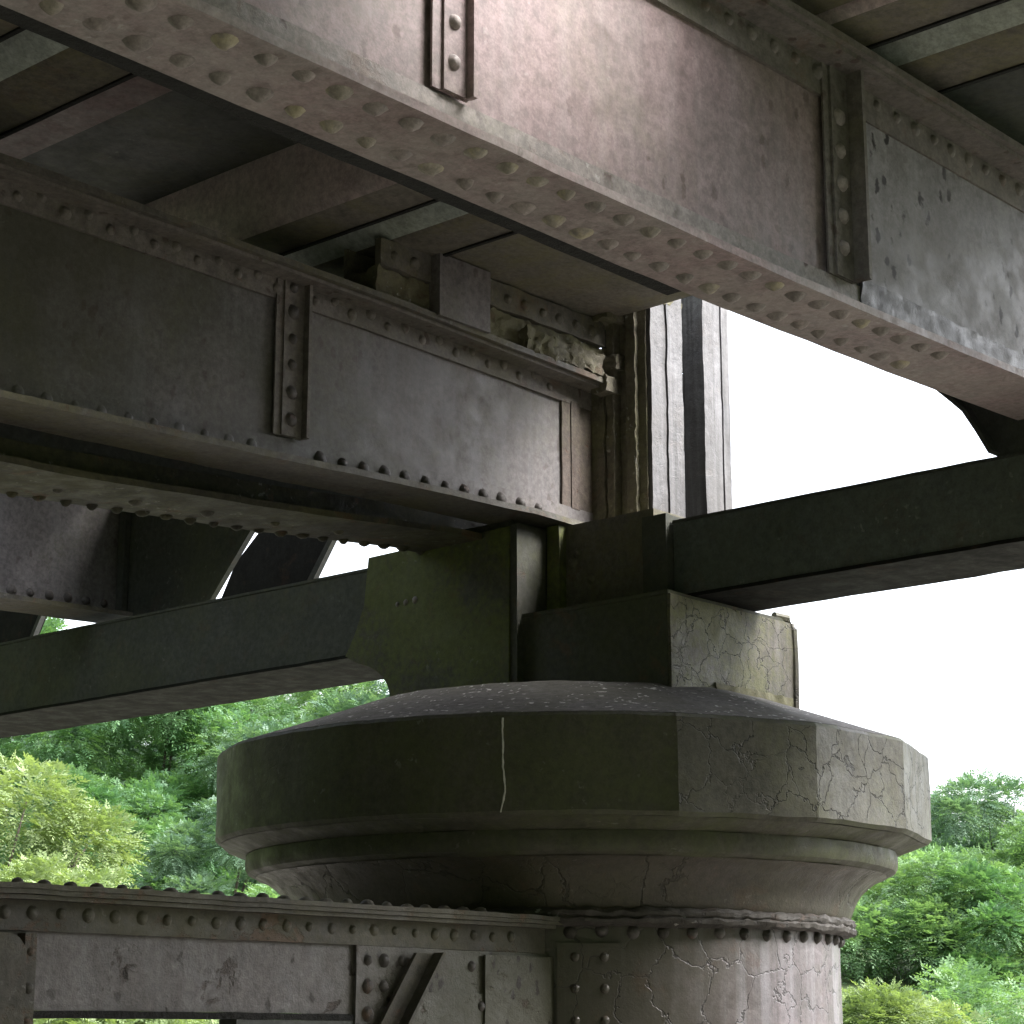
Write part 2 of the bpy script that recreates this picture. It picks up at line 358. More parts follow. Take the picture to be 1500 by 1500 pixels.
# --- near girder: the big pinkish one across the top
zbN = lerp([(-6, 3.53), (4.35, 3.53), (5.2, 3.548), (6.1, 3.575), (9, 3.6)])
ztN = lerp([(-6, 4.335), (9, 4.33)])
gN, bfN = girder('big pinkish girder across the top, with rows of rivets under its bottom flange', -1.5, 11.0, 3.0, .13, .13, zbN, ztN,
                 dict(web='web_pink', bf='flange_pink', tf='angle_moss', ba='angle_dust', ta='angle_moss'), base=(3.2, 3.0, 3.53), leg=.115, topleg=.11)
xs = [4.71-.103*i for i in range(-4, 27)]
rivets(bfN, [(x, 2.927+random.uniform(-.003, .003), zbN(x)) for x in xs], '-Z', 'rivet_dust', .025, .013, .5, .004, ('rivet_cream', .22))
rivets(bfN, [(x, 3.058+random.uniform(-.003, .003), zbN(x)) for x in xs], '-Z', 'rivet_dust', .025, .013, .5, .004, ('rivet_cream', .22))
stiffener(gN, 3.075, 3.19, 3.0, 3.672, 4.31, .055, 'web_pink', 'rivet_dust', [3.748, 3.846, 3.95, 4.05, 4.15])
stiffener(gN, 4.64, 4.765, 3.0, 3.672, 4.31, .082, 'angle_moss', 'rivet_dust', [3.758, 3.853, 3.951, 4.05, 4.15])
stiffener(gN, 6.26, 6.385, 3.0, 3.68, 4.31, .082, 'angle_moss', 'angle_moss', [3.78, 3.9, 4.0, 4.1])
rivets(gN, [(x, 2.981, 4.265) for x in [4.0+.104*i for i in range(20)]], '-Y', 'angle_moss', .02, .012)
mb = MB(); mb.box(4.79, 6.25, 2.9885, 2.9935, 3.668, 4.20, .15, .0); part('end_panel', mb, M['web_pale'], gN)
mb = MB(); mb.box(4.80, 6.25, 2.973, 2.9805, 3.60, 3.70, .02, .006, 30); part('flaking_angle', mb, M['post_face'], gN)
# the flange behind the near girder, seen as a black band
gT, bfT = girder('dark twin girder tucked close behind the big pinkish girder', -1.5, 4.22, 3.20, .052, .012, lerp([(-2, 3.55), (5, 3.55)]), ztN,
                 dict(web='dark_iron', bf='tar', tf='dark_iron', ba='dark_iron', ta='dark_iron'), base=(3.2, 3.2, 3.55))

# --- middle girder (left): ends over the column
zbA = lerp([(-2, 3.40), (3.4, 3.445), (4.4, 3.478), (5.2, 3.512), (5.8, 3.53), (6.3, 3.525)])
ztA = lerp([(-2, 4.2), (3.6, 4.187), (5.0, 4.178), (6.2, 4.155)])
gA, bfA = girder('grey girder whose end rests on the column, with dark rivets along its bottom', -1.5, 6.258, 5.12, .12, .12, zbA, ztA,
                 dict(web='web_grey', bf='flange_grey', tf='flange_grey', ba='web_grey', ta='angle_moss'), base=(6.0, 5.12, 3.5), leg=.085, topleg=.085)
rivets(gA, [(x, 5.101, zbA(x)+.062) for x in [4.747+.1023*i for i in range(12)]], '-Y', 'rivet_dark', .023, .018)
rivets(gA, [(x, 5.101, zbA(x)+.062) for x in [4.44-.1023*i for i in range(11)]], '-Y', 'web_grey', .018, .006)
rivets(gA, [(x, 5.101, ztA(x)-.058+(.012 if i % 2 else -.012)) for i, x in enumerate([3.3+.088*i for i in range(31)])], '-Y', 'angle_moss', .019, .012)
stiffener(gA, 4.525, 4.655, 5.12, 3.598, 4.16, .06, 'angle_moss', 'rivet_dark', [3.66, 3.755, 3.85, 3.943, 4.038, 4.125])
mb = MB(); mb.box(6.02, 6.245, 5.103, 5.1125, 3.63, 4.06, .03, .002, 18); mb.box(6.07, 6.12, 5.098, 5.1025, 3.63, 4.06, .03, .0015, 18); part('end_plate', mb, M['web_rust'], gA)

# --- its twin right behind, with the wide mossy underside
zbB = lerp([(-2, 3.25), (3.8, 3.34), (4.9, 3.41), (5.6, 3.47), (6.3, 3.475)])
gB, bfB = girder('mossy dark girder right behind the grey girder, showing its wide stained underside', -1.5, 6.38, 5.42, .165, .18, zbB, lerp([(-2, 4.3), (7, 4.3)]),
                 dict(web='dark_iron', bf='moss_under', tf='moss_dark', ba='moss_under', ta='moss_dark'), base=(5.5, 5.42, 3.45))
rivets(bfB, [(x, 5.575, zbB(x)) for x in [2.9+.105*i for i in range(28)]], '-Z', 'moss_under', .022, .016)
rivets(bfB, [(x, 5.45, zbB(x)) for x in [3.0+.31*i for i in range(8)]], '-Z', 'flange_grey', .02, .014)

# --- far girder, low on the left
zbC = lerp([(0, 3.5), (5.5, 3.555), (7, 3.6)])
gC, bfC = girder('far grey girder seen under the mossy one at the left edge', 1.0, 6.14, 8.0, .13, .13, zbC, lerp([(0, 4.3), (7, 4.3)]),
                 dict(web='web_grey', bf='flange_grey', tf='dark_iron', ba='web_grey', ta='dark_iron'), base=(5.5, 8.0, 3.55), leg=.1, topleg=.12)
rivets(gC, [(x, 7.981, zbC(x)+.07) for x in [4.9+.105*i for i in range(13)]], '-Y', 'rivet_dark', .023, .016)
mb = MB(); mb.box(6.12, 6.15, 7.93, 7.98, 3.6, 4.27); part('stiffener', mb, M['dark_iron'], gC)


# ---------------------------------------------------------------- bracing behind
pl = MB(); pl.prism([(7.324, 3.58), (7.047, 3.871), (6.72, 4.23), (6.72, 4.3), (8.14, 4.3), (8.14, 3.57)], 'YZ', 6.16, 6.175)
g = thing('gusset_plate', 'dark gusset plate with a slanting edge beside the thin sliver of sky', 'plate', (6.16, 7.6, 3.6)); part('plate', pl, M['dark_iron'], g)
mb = MB(); mb.prism([(7.335, 3.575), (7.30, 3.578), (7.01, 3.887), (6.70, 4.235), (6.73, 4.25), (7.05, 3.9)], 'YZ', 6.13, 6.159); part('edge_angle', mb, M['dark_iron'], g)
def strut_yz(label, poly, x, edge):
    g = thing('inclined_strut', label, 'strut', (x, poly[0][0], poly[0][1]), 'inclined struts of the bracing')
    mb = MB(); mb.prism(poly, 'YZ', x, x+.015); part('plate', mb, M['shade_black'], g)
    e = MB(); e.prism(edge, 'YZ', x-.03, x-.001); part('edge_angle', e, M['dark_iron'], g)
strut_yz('wide dark inclined strut between the thin sliver and the wider patch of sky', [(7.9, 3.55), (7.82, 3.65), (7.679, 3.881), (7.45, 4.06), (7.3, 4.3), (6.72, 4.3), (6.985, 3.9), (7.141, 3.72), (7.3, 3.5)], 6.6,
         [(7.13, 3.66), (7.16, 3.68), (6.99, 3.9), (6.76, 4.25), (6.73, 4.24), (6.96, 3.89)])
strut_yz('dark inclined strut beside the small green gap at the far left', [(9.35, 3.60), (9.18, 3.86), (9.1, 4.0), (10.2, 4.0), (10.2, 3.5)], 6.6,
         [(9.33, 3.60), (9.36, 3.6), (9.2, 3.86), (9.17, 3.86)])

# cross beams through the top of the column
def crossbeam(label, y0, y1, x0, x1, z0, z1, base, mat='dark_iron'):
    g = thing('cross_beam', label, 'beam', base, 'cross beams meeting over the column')
    w = MB(); w.box(x0, x1, y0, y1, z0+.014, z1, .14, .002); part('web_plate', w, M[mat], g)
    b = MB(); b.box(x0-.006, x1+.02, y0, y1, z0, z0+.0135, .06, .003); part('bottom_plate', b, M['shade_black'], g)
    t = MB(); t.box(x0-.004, x1+.01, y0, y1, z1+.0005, z1+.012, .06, .002); part('top_plate', t, M['dark_iron'], g)
    return g
cbR = crossbeam('black cross beam running from the column to the right under the big girder', -1.5, 4.52, 5.95, 6.30, 3.172, 3.452, (5.95, 4.5, 3.17), 'lit_iron')
cbL = crossbeam('black cross beam running from the column to the left edge', 5.08, 10.4, 5.95, 6.40, 3.155, 3.506, (5.95, 5.1, 3.16))
mb = MB(); mb.prism([(3.495, 3.80), (3.44, 3.76), (3.388, 3.717), (3.34, 3.67), (3.299, 3.628), (3.253, 3.55), (3.209, 3.466), (2.88, 3.466), (2.88, 3.58), (3.138, 3.58), (3.138, 3.8)], 'YZ', 5.955, 5.97)
part('knee_plate', mb, M['dark_iron'], cbR)
arc = [(3.52, 3.79), (3.44, 3.755), (3.388, 3.712), (3.34, 3.665), (3.299, 3.623), (3.253, 3.545), (3.212, 3.467)]
mb = MB(); mb.prism(arc+[(y-.014, z+.006) for y, z in reversed(arc)], 'YZ', 5.90, 6.03); part('knee_rim', mb, M['dark_iron'], cbR)
# middle length with riveted cleat
mid = thing('bearing_box', 'rust edged iron box between the bearing block and the end of the grey girder', 'bearing', (5.95, 4.8, 3.17))
mb = MB(); mb.box(5.94, 6.38, 4.6, 5.079, 3.168, 3.522, .08, .003); part('body', mb, M['flange_grey'], mid)
mb = MB(); mb.box(5.915, 5.9395, 4.525, 4.635, 3.169, 3.488, .05, .003); mb.box(5.93, 6.2, 4.525, 4.599, 3.168, 3.485, .05, .003); part('cleat', mb, M['dark_iron'], mid)
mb = MB(); mb.box(5.90, 5.9395, 5.02, 5.079, 3.17, 3.52, .05, .003); part('cleat', mb, M['moss_dark'], mid)
rivets(mid, [(5.94, 4.96, 3.41), (5.94, 4.985, 3.375), (5.94, 4.75, 3.36), (5.94, 4.9, 3.3)], '-X', 'flange_grey', .02, .016)

# green gusset where the left cross beam meets the column
gg = thing('gusset_bracket', 'green stained bracket with a concave lower edge left of the dark bearing block', 'bracket', (5.74, 5.4, 2.85))
mb = MB(); mb.prism([(5.12, 2.80), (5.735, 2.80), (5.735, 2.932), (5.75, 2.97), (5.774, 3.003), (5.81, 3.03), (5.85, 3.052), (5.92, 3.075), (5.986, 3.109), (5.94, 3.18), (5.885, 3.3), (5.865, 3.49), (5.12, 3.50)], 'YZ', 5.728, 5.748)
part('plate', mb, M['moss_dark'], gg)
mb = MB(); mb.box(5.735, 5.9, 5.085, 5.118, 2.85, 3.505, .06, .002); part('edge_angle', mb, M['block_shaded'], gg)
mb = MB(); mb.box(5.75, 5.94, 5.125, 5.72, 3.176, 3.505, .1, .002); mb.box(5.75, 6.3, 5.13, 5.58, 3.507, 3.53, .1, .002); part('packing', mb, M['block_shaded'], gg)
rivets(gg, [(5.728, 5.70, 3.28), (5.728, 5.655, 3.282), (5.728, 5.605, 3.285)], '-X', 'rivet_dust', .012, .007)

# bearing block on the capital
bb = thing('bearing_block', 'large iron bearing block on the capital, dark in front with a cracked mossy right side', 'block', (6.15, 5.05, 2.8))
def chamfer(x0, x1, y0, y1, c): return [(x0+c, y0), (x1-4*c, y0), (x1-1.6*c, y0+.5*c), (x1-.4*c, y0+1.8*c), (x1, y0+5*c), (x1, y1), (x0, y1), (x0, y0+c)]
mb = MB(); mb.box(5.768, 6.52, 4.418, 5.72, 2.78, 3.15, .05, .003); part('body', mb, M['block_shaded'], bb)
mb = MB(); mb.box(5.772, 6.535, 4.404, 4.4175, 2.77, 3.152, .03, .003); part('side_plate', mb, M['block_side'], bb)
mb = MB(); mb.box(5.764, 6.5, 4.41, 5.7, 3.1505, 3.165, .05, .003); part('top_plate', mb, M['block_shaded'], bb)
mb = MB(); mb.tube([(6.53, 4.41, 2.79), (6.535, 4.408, 3.0), (6.532, 4.409, 3.13), (6.50, 4.412, 3.168), (6.44, 4.43, 3.172)], .017); part('edge_bead', mb, M['block_side'], bb)
rb = MB(); rb.box(6.02, 6.5, 4.397, 4.4035, 2.79, 2.868, .012, .008, 22)
part('rust_flakes', rb, M['crust'], bb)

# ---------------------------------------------------------------- column
CX, CY = 6.12, 5.16
col = thing('bridge_column', 'massive cracked iron column with a many sided flared capital', 'column', (CX, CY, 0))
A0 = R(235.1); C2 = (CX, CY)
mb = MB(); mb.lathe(C2, [(1.318, 2.328), (1.332, 2.342), (1.332, 2.375), (1.332, 2.42), (1.332, 2.47), (1.332, 2.52), (1.332, 2.57), (1.332, 2.61), (1.332, 2.643), (1.322, 2.655)], 192, A0, .0045, 6, True, 16); slab = part('capital_slab', mb, [M['cap_green'], M['cap_grey']], col, ang=15)
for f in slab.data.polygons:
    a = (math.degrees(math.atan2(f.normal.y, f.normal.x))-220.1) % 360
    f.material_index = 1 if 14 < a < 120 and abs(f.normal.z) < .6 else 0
mb = MB(); mb.lathe(C2, [(1.32, 2.6565), (1.2, 2.698), (1.1, 2.732), (1.0, 2.767), (.8, 2.838), (.3, 2.845)], 192, A0, .004, 6, True, 16); part('capital_top', mb, M['cap_top'], col, ang=15)
mb = MB(); mb.lathe(C2, [(1.0, 2.31), (1.312, 2.327), (1.3, 2.322), (1.222, 2.293), (1.0, 2.29)], 192, A0, .002, 6, False, 16); part('capital_underside', mb, M['cap_green'], col, ang=15)
mb = MB(); mb.lathe(C2, [(1.15, 2.294), (1.205, 2.292), (1.207, 2.27), (1.205, 2.245), (1.196, 2.228), (1.165, 2.214)], 160, 0, .003, 7); part('capital_ring', mb, M['cap_green'], col)
prof = [(1.168, 2.2135), (1.13, 2.199), (1.10, 2.178), (1.075, 2.155), (1.057, 2.13), (1.045, 2.105), (1.035, 2.08), (1.028, 2.062), (1.02, 2.05)]
mb = MB(); mb.lathe(C2, prof, 120, 0, .002); part('capital_bell', mb, M['bell'], col)
mb = MB(); mb.lathe(C2, [(1.0, 2.058), (1.034, 2.056), (1.044, 2.045), (1.042, 2.034), (1.036, 2.028), (1.045, 2.02), (1.04, 2.008), (1.01, 2.0)], 320, 0, .008, 26); part('neck_moulding', mb, M['moulding'], col)
mb = MB(); mb.lathe(C2, [(.986, z) for z in (0, .4, .8, 1.2, 1.5, 1.7, 1.9, 2.02)], 120, 0, .003, 3); sh = part('shaft', mb, M['shaft'], col)
pts = []
for i in range(60):
    a = R(220)+2*pi*i/60; pts.append((a, CX+.985*cos(a), CY+.985*sin(a)))
L0 = wloc(sh)
for a, x, y in pts:
    if cos(a-R(220)) < .05: continue
    o = link('rivet', rivet_mesh('moulding' if random.random() < .5 else 'rivet_dark', .02, .02, random.randrange(4), 0.), sh, Vector((x, y, 1.982+random.uniform(-.003, .003)))-L0)
    o.rotation_euler = (0, pi/2, a+pi)
# vertical lap strap with two lines of rivets
st = MB(); a0, a1 = R(217.5), R(229.5); vs = []; fs = []; n = 8
for k, z in enumerate([0, .5, 1., 1.4, 1.6, 1.8, 1.945]):
    for i in range(n+1):
        a = a0+(a1-a0)*i/n
        for rr in (.984, 1.0): vs.append((CX+rr*cos(a), CY+rr*sin(a), z))
w = 2*(n+1)
for k in range(6):
    for i in range(n): fs.append((k*w+2*i+1, k*w+2*i+3, (k+1)*w+2*i+3, (k+1)*w+2*i+1))
    fs.append((k*w, k*w+1, (k+1)*w+1, (k+1)*w)); fs.append((k*w+2*n, k*w+2*n+1, (k+1)*w+2*n+1, (k+1)*w+2*n))
for i in range(n): fs.append((6*w+2*i, 6*w+2*i+1, 6*w+2*i+3, 6*w+2*i+2))
st.add(vs, fs); strap = part('lap_strap', st, M['shaft'], col)
for a in (R(220.8), R(226.3)):
    for i in range(7):
        o = link('rivet', rivet_mesh('shaft', .014, .008, random.randrange(4), 0.), strap, Vector((CX+1.0*cos(a), CY+1.0*sin(a), 1.9-.1*i))-L0)
        o.rotation_euler = (0, pi/2, a+pi)

# white run and stains on the capital slab: thin limescale dribbles standing proud of the paint
dr = MB()
def on_slab(ang, z, off=.002):
    # apothem of the 16-gon in that direction
    r = 1.332*.991+off; return (CX+r*cos(ang), CY+r*sin(ang), z)
a_ = R(210.9); pts = []
for i in range(24):
    z = 2.636-.3*i/23; a_ += random.uniform(-.0012, .0012)+(.0016 if 12 < i < 17 else 0) - (.0022 if i > 18 else 0)
    pts.append(on_slab(a_, z, .0008))
dr.tube(pts, [random.uniform(.0022, .0042) for _ in pts], 6)
o = part('limescale_run', dr, plain('white_limescale', (.55, .54, .5), (.7, .68, .62), 40), col)

# ---------------------------------------------------------------- end posts and diaphragm
p1 = thing('end_post', 'pale peeling end post at the end of the grey girder, with a crusted rusty side', 'post', (6.35, 5.0, 3.47), 'end posts above the column')
mb = MB(); mb.box(6.262, 6.44, 4.862, 5.1, 3.465, 4.60, .06, .003); part('body', mb, M['dark_iron'], p1)
mb = MB(); mb.box(6.25, 6.343, 4.842, 4.861, 3.466, 4.53, .04, .004, 14); mb.box(6.349, 6.446, 4.836, 4.861, 3.466, 4.545, .04, .004, 14); part('face_plate', mb, M['post_face'], p1)
mb = MB()
mb.box(6.243, 6.2615, 4.862, 4.99, 3.47, 4.5, .012, .004, 30)
mb.box(6.222, 6.2425, 4.90, 4.945, 3.47, 4.5, .012, .006, 30); mb.box(6.205, 6.2615, 4.995, 5.03, 3.5, 4.4, .012, .005, 26); mb.box(6.2, 6.2615, 5.04, 5.11, 3.52, 4.3, .012, .005, 26)
part('crusted_side', mb, M['crust'], p1)
for q in ((6.2, 6.45, 4.838, 5.05, 4.47, 4.62, .01, .012, 26), (6.12, 6.25, 4.96, 5.06, 4.39, 4.47, .01, .014, 26), (6.15, 6.262, 4.985, 5.06, 4.10, 4.165, .008, .007, 34), (6.19, 6.262, 4.97, 5.05, 4.2, 4.26, .008, .01, 34)):
    mb = MB(); mb.box(*q); part('rust_lump', mb, M['crust'], p1)
p2 = thing('end_post', 'pale peeling end post standing free against the sky, right of the other post', 'post', (6.69, 4.95, 3.47), 'end posts above the column')
mb = MB(); mb.box(6.60, 6.715, 4.845, 4.95, 3.465, 4.95, .04, .003, 14); mb.box(6.7155, 6.733, 4.862, 4.95, 3.465, 4.95, .04, .002); mb.box(6.7335, 6.782, 4.85, 4.95, 3.465, 4.95, .04, .003, 14)
part('face_plate', mb, M['post_face'], p2)
dp = thing('diaphragm', 'dark plates with bright slits seen in the gap between the two end posts', 'plate', (6.8, 5.2, 3.47))
mb = MB(); mb.box(6.46, 7.22, 5.2, 5.21, 3.45, 4.398, .1, .001); mb.box(6.46, 7.22, 5.2, 5.21, 4.414, 4.698, .1, .001); mb.box(6.46, 7.22, 5.2, 5.21, 4.714, 4.9, .1, .001)
part('plate', mb, M['shade_black'], dp)
mb = MB(); mb.box(6.5, 7.2, 5.19, 5.1995, 4.06, 4.07, .1, .002); mb.box(6.5, 7.2, 5.19, 5.1995, 4.4, 4.408, .1, .002); part('seam', mb, M['tar'], dp)

# bearer, stub and crumbling packing on top of the grey girder
br = thing('deck_bearer', 'corroded riveted bearer lying on the grey girder beside the end post', 'bearer', (5.7, 5.1, 4.18))
mb = MB(); mb.box(4.95, 6.2, 5.03, 5.06, 4.30, 4.40, .04, .005, 12); up = part('upper_angle', mb, M['flange_grey'], br)
rivets(up, [(x, 5.029, 4.345) for x in [5.02+.1*i for i in range(12)]], '-Y', 'flange_grey', .02, .013)
mb = MB(); mb.box(4.95, 6.2, 5.045, 5.2, 4.17, 4.296, .014, .014, 18); part('packing', mb, M['crust'], br)
mb = MB(); mb.box(5.70, 6.15, 5.0, 5.1, 4.16, 4.25, .01, .016, 24); part('crumbled_packing', mb, M['crust'], br)
mb = MB(); mb.box(4.95, 6.22, 5.205, 5.22, 4.14, 4.40, .1, .002); part('back_plate', mb, M['crust'], br)
sb = thing('support_stub', 'short grey plate stub between the grey girder and the deck', 'stub', (5.34, 4.99, 4.17))
mb = MB(); mb.box(5.205, 5.475, 4.985, 5.0, 4.165, 4.40, .06, .002); part('face_plate', mb, M['web_grey'], sb)
mb = MB(); mb.box(5.205, 5.218, 5.0005, 5.04, 4.165, 4.40, .06, .001); part('side_plate', mb, M['web_grey'], sb)

# ---------------------------------------------------------------- lower beam and strut
lb = thing('tie_beam', 'low riveted beam with blistered paint running from the left edge into the column', 'beam', (5.2, 4.6, 1.7))
mb = MB(); mb.box(1.8, 5.36, 4.52, 4.76, 2.0005, 2.013, .05, .003); mb.box(1.8, 5.36, 4.515, 4.77, 2.0135, 2.027, .05, .003); tfl = part('top_flange', mb, M['beam_top'], lb)
mb = MB(); mb.box(1.8, 5.3, 4.594, 4.606, 1.715, 2.0, .1, .002); part('web_plate', mb, M['beam_web'], lb)
mb = MB(); mb.box(1.8, 5.3, 4.578, 4.5935, 1.912, 1.9995, .08, .002); mb.box(1.8, 5.3, 4.53, 4.5775, 1.988, 1.9995, .08, .002); ta = part('top_angle', mb, M['beam_top'], lb)
mb = MB(); mb.box(1.8, 4.46, 4.585, 4.66, 1.696, 1.7145, .08, .002); part('bottom_flange', mb, M['tar'], lb)
mb = MB(); mb.box(4.0, 4.45, 4.587, 4.66, 1.6, 1.6955, .1, .002); part('bottom_packing', mb, M['dark_iron'], lb)
mb = MB(); mb.box(4.452, 5.32, 4.58, 4.5935, 1.2, 1.9115, .08, .003); gp = part('gusset_plate', mb, M['beam_web'], lb)
mb = MB(); mb.box(4.6, 5.33, 4.574, 4.5795, 1.3, 1.78, .08, .003); mb.box(5.0, 5.33, 4.566, 4.5735, 1.2, 1.9, .08, .003); part('cover_plate', mb, M['beam_web'], lb)
rivets(tfl, [(x, 4.565, 2.027) for x in [2.9+.083*i for i in range(26)]], '+Z', 'beam_top', .021, .016)
rivets(ta, [(x, 4.578, 1.957) for x in [3.12+.0875*i for i in range(24)]], '-Y', 'beam_top', .016, .009)
rivets(gp, [(x, 4.58, z) for x in (4.50, 4.565) for z in (1.872, 1.795, 1.715)]+[(4.64, 4.58, 1.87), (4.95, 4.58, 1.86), (4.99, 4.58, 1.74)], '-Y', 'rivet_dark', .019, .014)
mb = MB(); mb.prism([(3.0, .0), (3.262, .0), (3.262, 1.84), (3.255, 1.87), (3.235, 1.893), (3.21, 1.903), (3.0, 1.91)], 'XZ', 4.545, 4.572); mb.box(3.263, 3.30, 4.56, 4.594, 0, 1.905, .1, .003)
o = part('end_stiffener', mb, M['beam_top'], lb)
rivets(o, [(3.282, 4.56, z) for z in (1.86, 1.77, 1.68)], '-Y', 'beam_top', .012, .008)
ds = thing('diagonal_strut', 'angle iron strut sloping down left from where the low beam meets the column', 'strut', (3.4, 4.55, 0))
d = Vector((-.185, -.262)); q0 = (4.78, 1.93); k = 1.93/.262
mb = MB(); mb.prism([(4.67, 1.895), (4.755, 1.895), (4.755+d.x*7, 1.895+d.y*7), (4.67+d.x*7, 1.895+d.y*7)], 'XZ', 4.545, 4.558)
mb.prism([(4.745, 1.897), (4.757, 1.896), (4.757+d.x*7, 1.896+d.y*7), (4.745+d.x*7, 1.896+d.y*7)], 'XZ', 4.505, 4.5445)
part('angle', mb, M['beam_top'], ds)

# ---------------------------------------------------------------- trough deck
dk = thing('bridge_deck', 'dark trough decking overhead with black joints between its plates', 'deck', (4.5, 5.0, 4.4))
TOP = 4.70; DY = -1.6; OY = 1.95  # deck reach and an added unseen opening, shaped to steer daylight
def unit(x0, x1, y0, y1, mat='deck_flat', lead=.2, hi=4.52):
    """one trough: sloping leading side rising to the joint, flat bottom, upright far side"""
    a = x1-lead-.0
    p = [(x0, TOP), (x0, hi), (x0+.06, hi-.05), (x0+.12, 4.43), (x0+.17, 4.408), (x0+.2, 4.40), (x1-.012, 4.40), (x1-.012, TOP)]
    n = len(p); m = MB(); ys = [y0+(y1-y0)*i/8 for i in range(9)]
    for y in ys: m.v += [(px, y, pz) for px, pz in p]
    faces_side = []; 
    for j in range(8):
        for i in range(n-1):
            m.f.append((j*n+i, j*n+i+1, (j+1)*n+i+1, (j+1)*n+i))
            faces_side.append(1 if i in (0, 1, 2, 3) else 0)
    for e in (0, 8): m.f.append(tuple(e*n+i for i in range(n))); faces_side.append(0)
    o = part('trough_plate', m, [M[mat], M['deck_side_lit']], dk, ang=40)
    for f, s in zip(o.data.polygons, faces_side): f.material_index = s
    t = MB(); t.box(x1-.012, x1+.004, y0, y1, 4.393, 4.50, .2, .002); part('joint_strip', t, M['tar'], dk)
J = [1.19, 1.585, 1.975, 2.365, 2.755, 3.15, 3.545]
for a, b in zip(J, J[1:]):
    unit(a, b, 3.35 if 3.3 < b < 4.2 else DY, 14)
    if 3.3 < b < 4.2: unit(a, b, DY, OY)
mb = MB(); mb.box(4.643, 4.823, DY, 6.1, 4.40, TOP, .25, .002); part('trough_plate', mb, M['deck_flat'], dk)
mb = MB(); mb.box(4.8235, 4.839, DY, 6.1, 4.393, 4.5, .25, .002); part('joint_strip', mb, M['tar'], dk)
unit(4.839, 5.23, DY, 6.1)  # stops short, leaving an added unseen opening to light the troughs
mb = MB(); mb.prism([(4.60, TOP), (4.60, 4.55), (4.615, 4.43), (4.64, 4.398), (4.642, 4.40), (4.642, TOP)], 'XZ', DY, 6.1); part('side_plate', mb, M['deck_pink_lit'], dk)
mb = MB(); mb.box(3.99, 4.599, 3.35, 6.1, 4.66, 4.68, .3, .002); part('recess_plate', mb, M['dark_iron'], dk)
mb = MB(); mb.box(3.552, 3.98, 3.36, 6.1, 4.615, 4.68, .3, .002); part('recess_plate', mb, M['deck_red'], dk)
mb = MB(); mb.box(4.2, 4.599, DY, 3.34, 4.42, 4.44, .3, .002); mb.box(3.552, 4.199, DY, OY, 4.42, 4.44, .3, .002); part('end_plate', mb, M['deck_flat'], dk)
mb = MB(); mb.box(5.245, 6.2, 3.2, 14, 4.41, 4.43, .2, .003); part('end_plate', mb, M['deck_flat'], dk)
mb = MB(); mb.box(5.245, 6.55, DY, 3.19, 4.41, 4.43, .2, .003); part('end_plate', mb, M['dark_iron'], dk)
mb = MB(); mb.box(-6., 3.2, DY, 14, TOP+.001, TOP+.05, .5, .002); mb.box(3.201, 4.2, 3.3, 6.12, TOP+.001, TOP+.05, .5, .002); mb.box(3.201, 4.2, DY, OY, TOP+.001, TOP+.05, .5, .002)
mb.box(4.201, 5.24, DY, 6.12, TOP+.001, TOP+.05, .5, .002); mb.box(5.2405, 6.25, DY, 14, TOP+.001, TOP+.05, .5, .002); mb.box(3.201, 5.24, 9, 14, TOP+.001, TOP+.05, .5, .002); mb.box(6.251, 6.6, DY, 3.3, TOP+.001, TOP+.05, .5, .002)
part('deck_surface', mb, M['tar'], dk)
mb = MB(); mb.box(-6., 1.18, DY, 14, 4.40, 4.42, .3, .002); part('end_plate', mb, M['deck_flat'], dk)

# ---------------------------------------------------------------- ground and hillside
CAM = Vector((0, 0, 1.65)); YAW = R(41.7)
def polar(px, d):
    """a point at bearing px (photo column) and d metres ahead"""
    s = (px-750)/3150*d
    return Vector((cos(YAW)*d+sin(YAW)*s, sin(YAW)*d-cos(YAW)*s, 0))
def terrain(x, y):
    d = cos(YAW)*x+sin(YAW)*y
    h = 0.15*max(0, d-17) if d < 75 else .15*58+.03*(d-75)
    e = max(0., min(1., (6+1.25*max(0, -y)-x)/4))
    h += min(10, 1.0*max(0, -x-2.5))*1.0 + min(15, 1.15*max(0, -y-2.4))*e  # unseen banks added to block skylight from behind and beside the camera
    sd_ = sin(YAW)*x-cos(YAW)*y
    h += min(10, .9*max(0, -sd_-.27*max(0, d)-5))  # unseen side bank, raised to keep skylight off the left
    return h+.5*noise.noise(Vector((x*.08, y*.08, 3)))*min(1, max(0, (d-14)/10))
mb = MB(); N = 110; vs = []; fs = []
def gr(i): t = (i/(N-1)*2-1); return 200*(abs(t)**1.8)*(1 if t > 0 else -1)
for i in range(N):
    for j in range(N):
        x, y = gr(i)+6, gr(j)+6; vs.append((x, y, terrain(x, y)))
for i in range(N-1):
    for j in range(N-1): fs.append((i*N+j, (i+1)*N+j, (i+1)*N+j+1, i*N+j+1))
mb.add(vs, fs)
def groundmat():
    m = newmat('bank_ground'); t = NT(m)
    P = t.node('ShaderNodeNewGeometry').outputs['Position']
    n, _ = t.noise(P, 4, 8, .65); n2, _ = t.noise(P, .3, 5, .6)
    c = t.mix(t.step(n, .35, .65), (.13, .12, .1), (.19, .175, .15))
    g = t.mix(t.step(n, .3, .7), (.035, .06, .02), (.08, .11, .03))
    sx = t.node('ShaderNodeSeparateXYZ'); t.put(sx.inputs[0], P)
    f = t.step(t.math('ADD', sx.outputs[2], t.math('MULTIPLY', n2, .5)), .3, .8)
    p = t.node('ShaderNodeBsdfPrincipled'); t.put(p.inputs['Base Color'], t.mix(f, c, g)); p.inputs['Roughness'].default_value = .9
    o = t.node('ShaderNodeOutputMaterial'); t.l.new(p.outputs[0], o.inputs[0]); return m
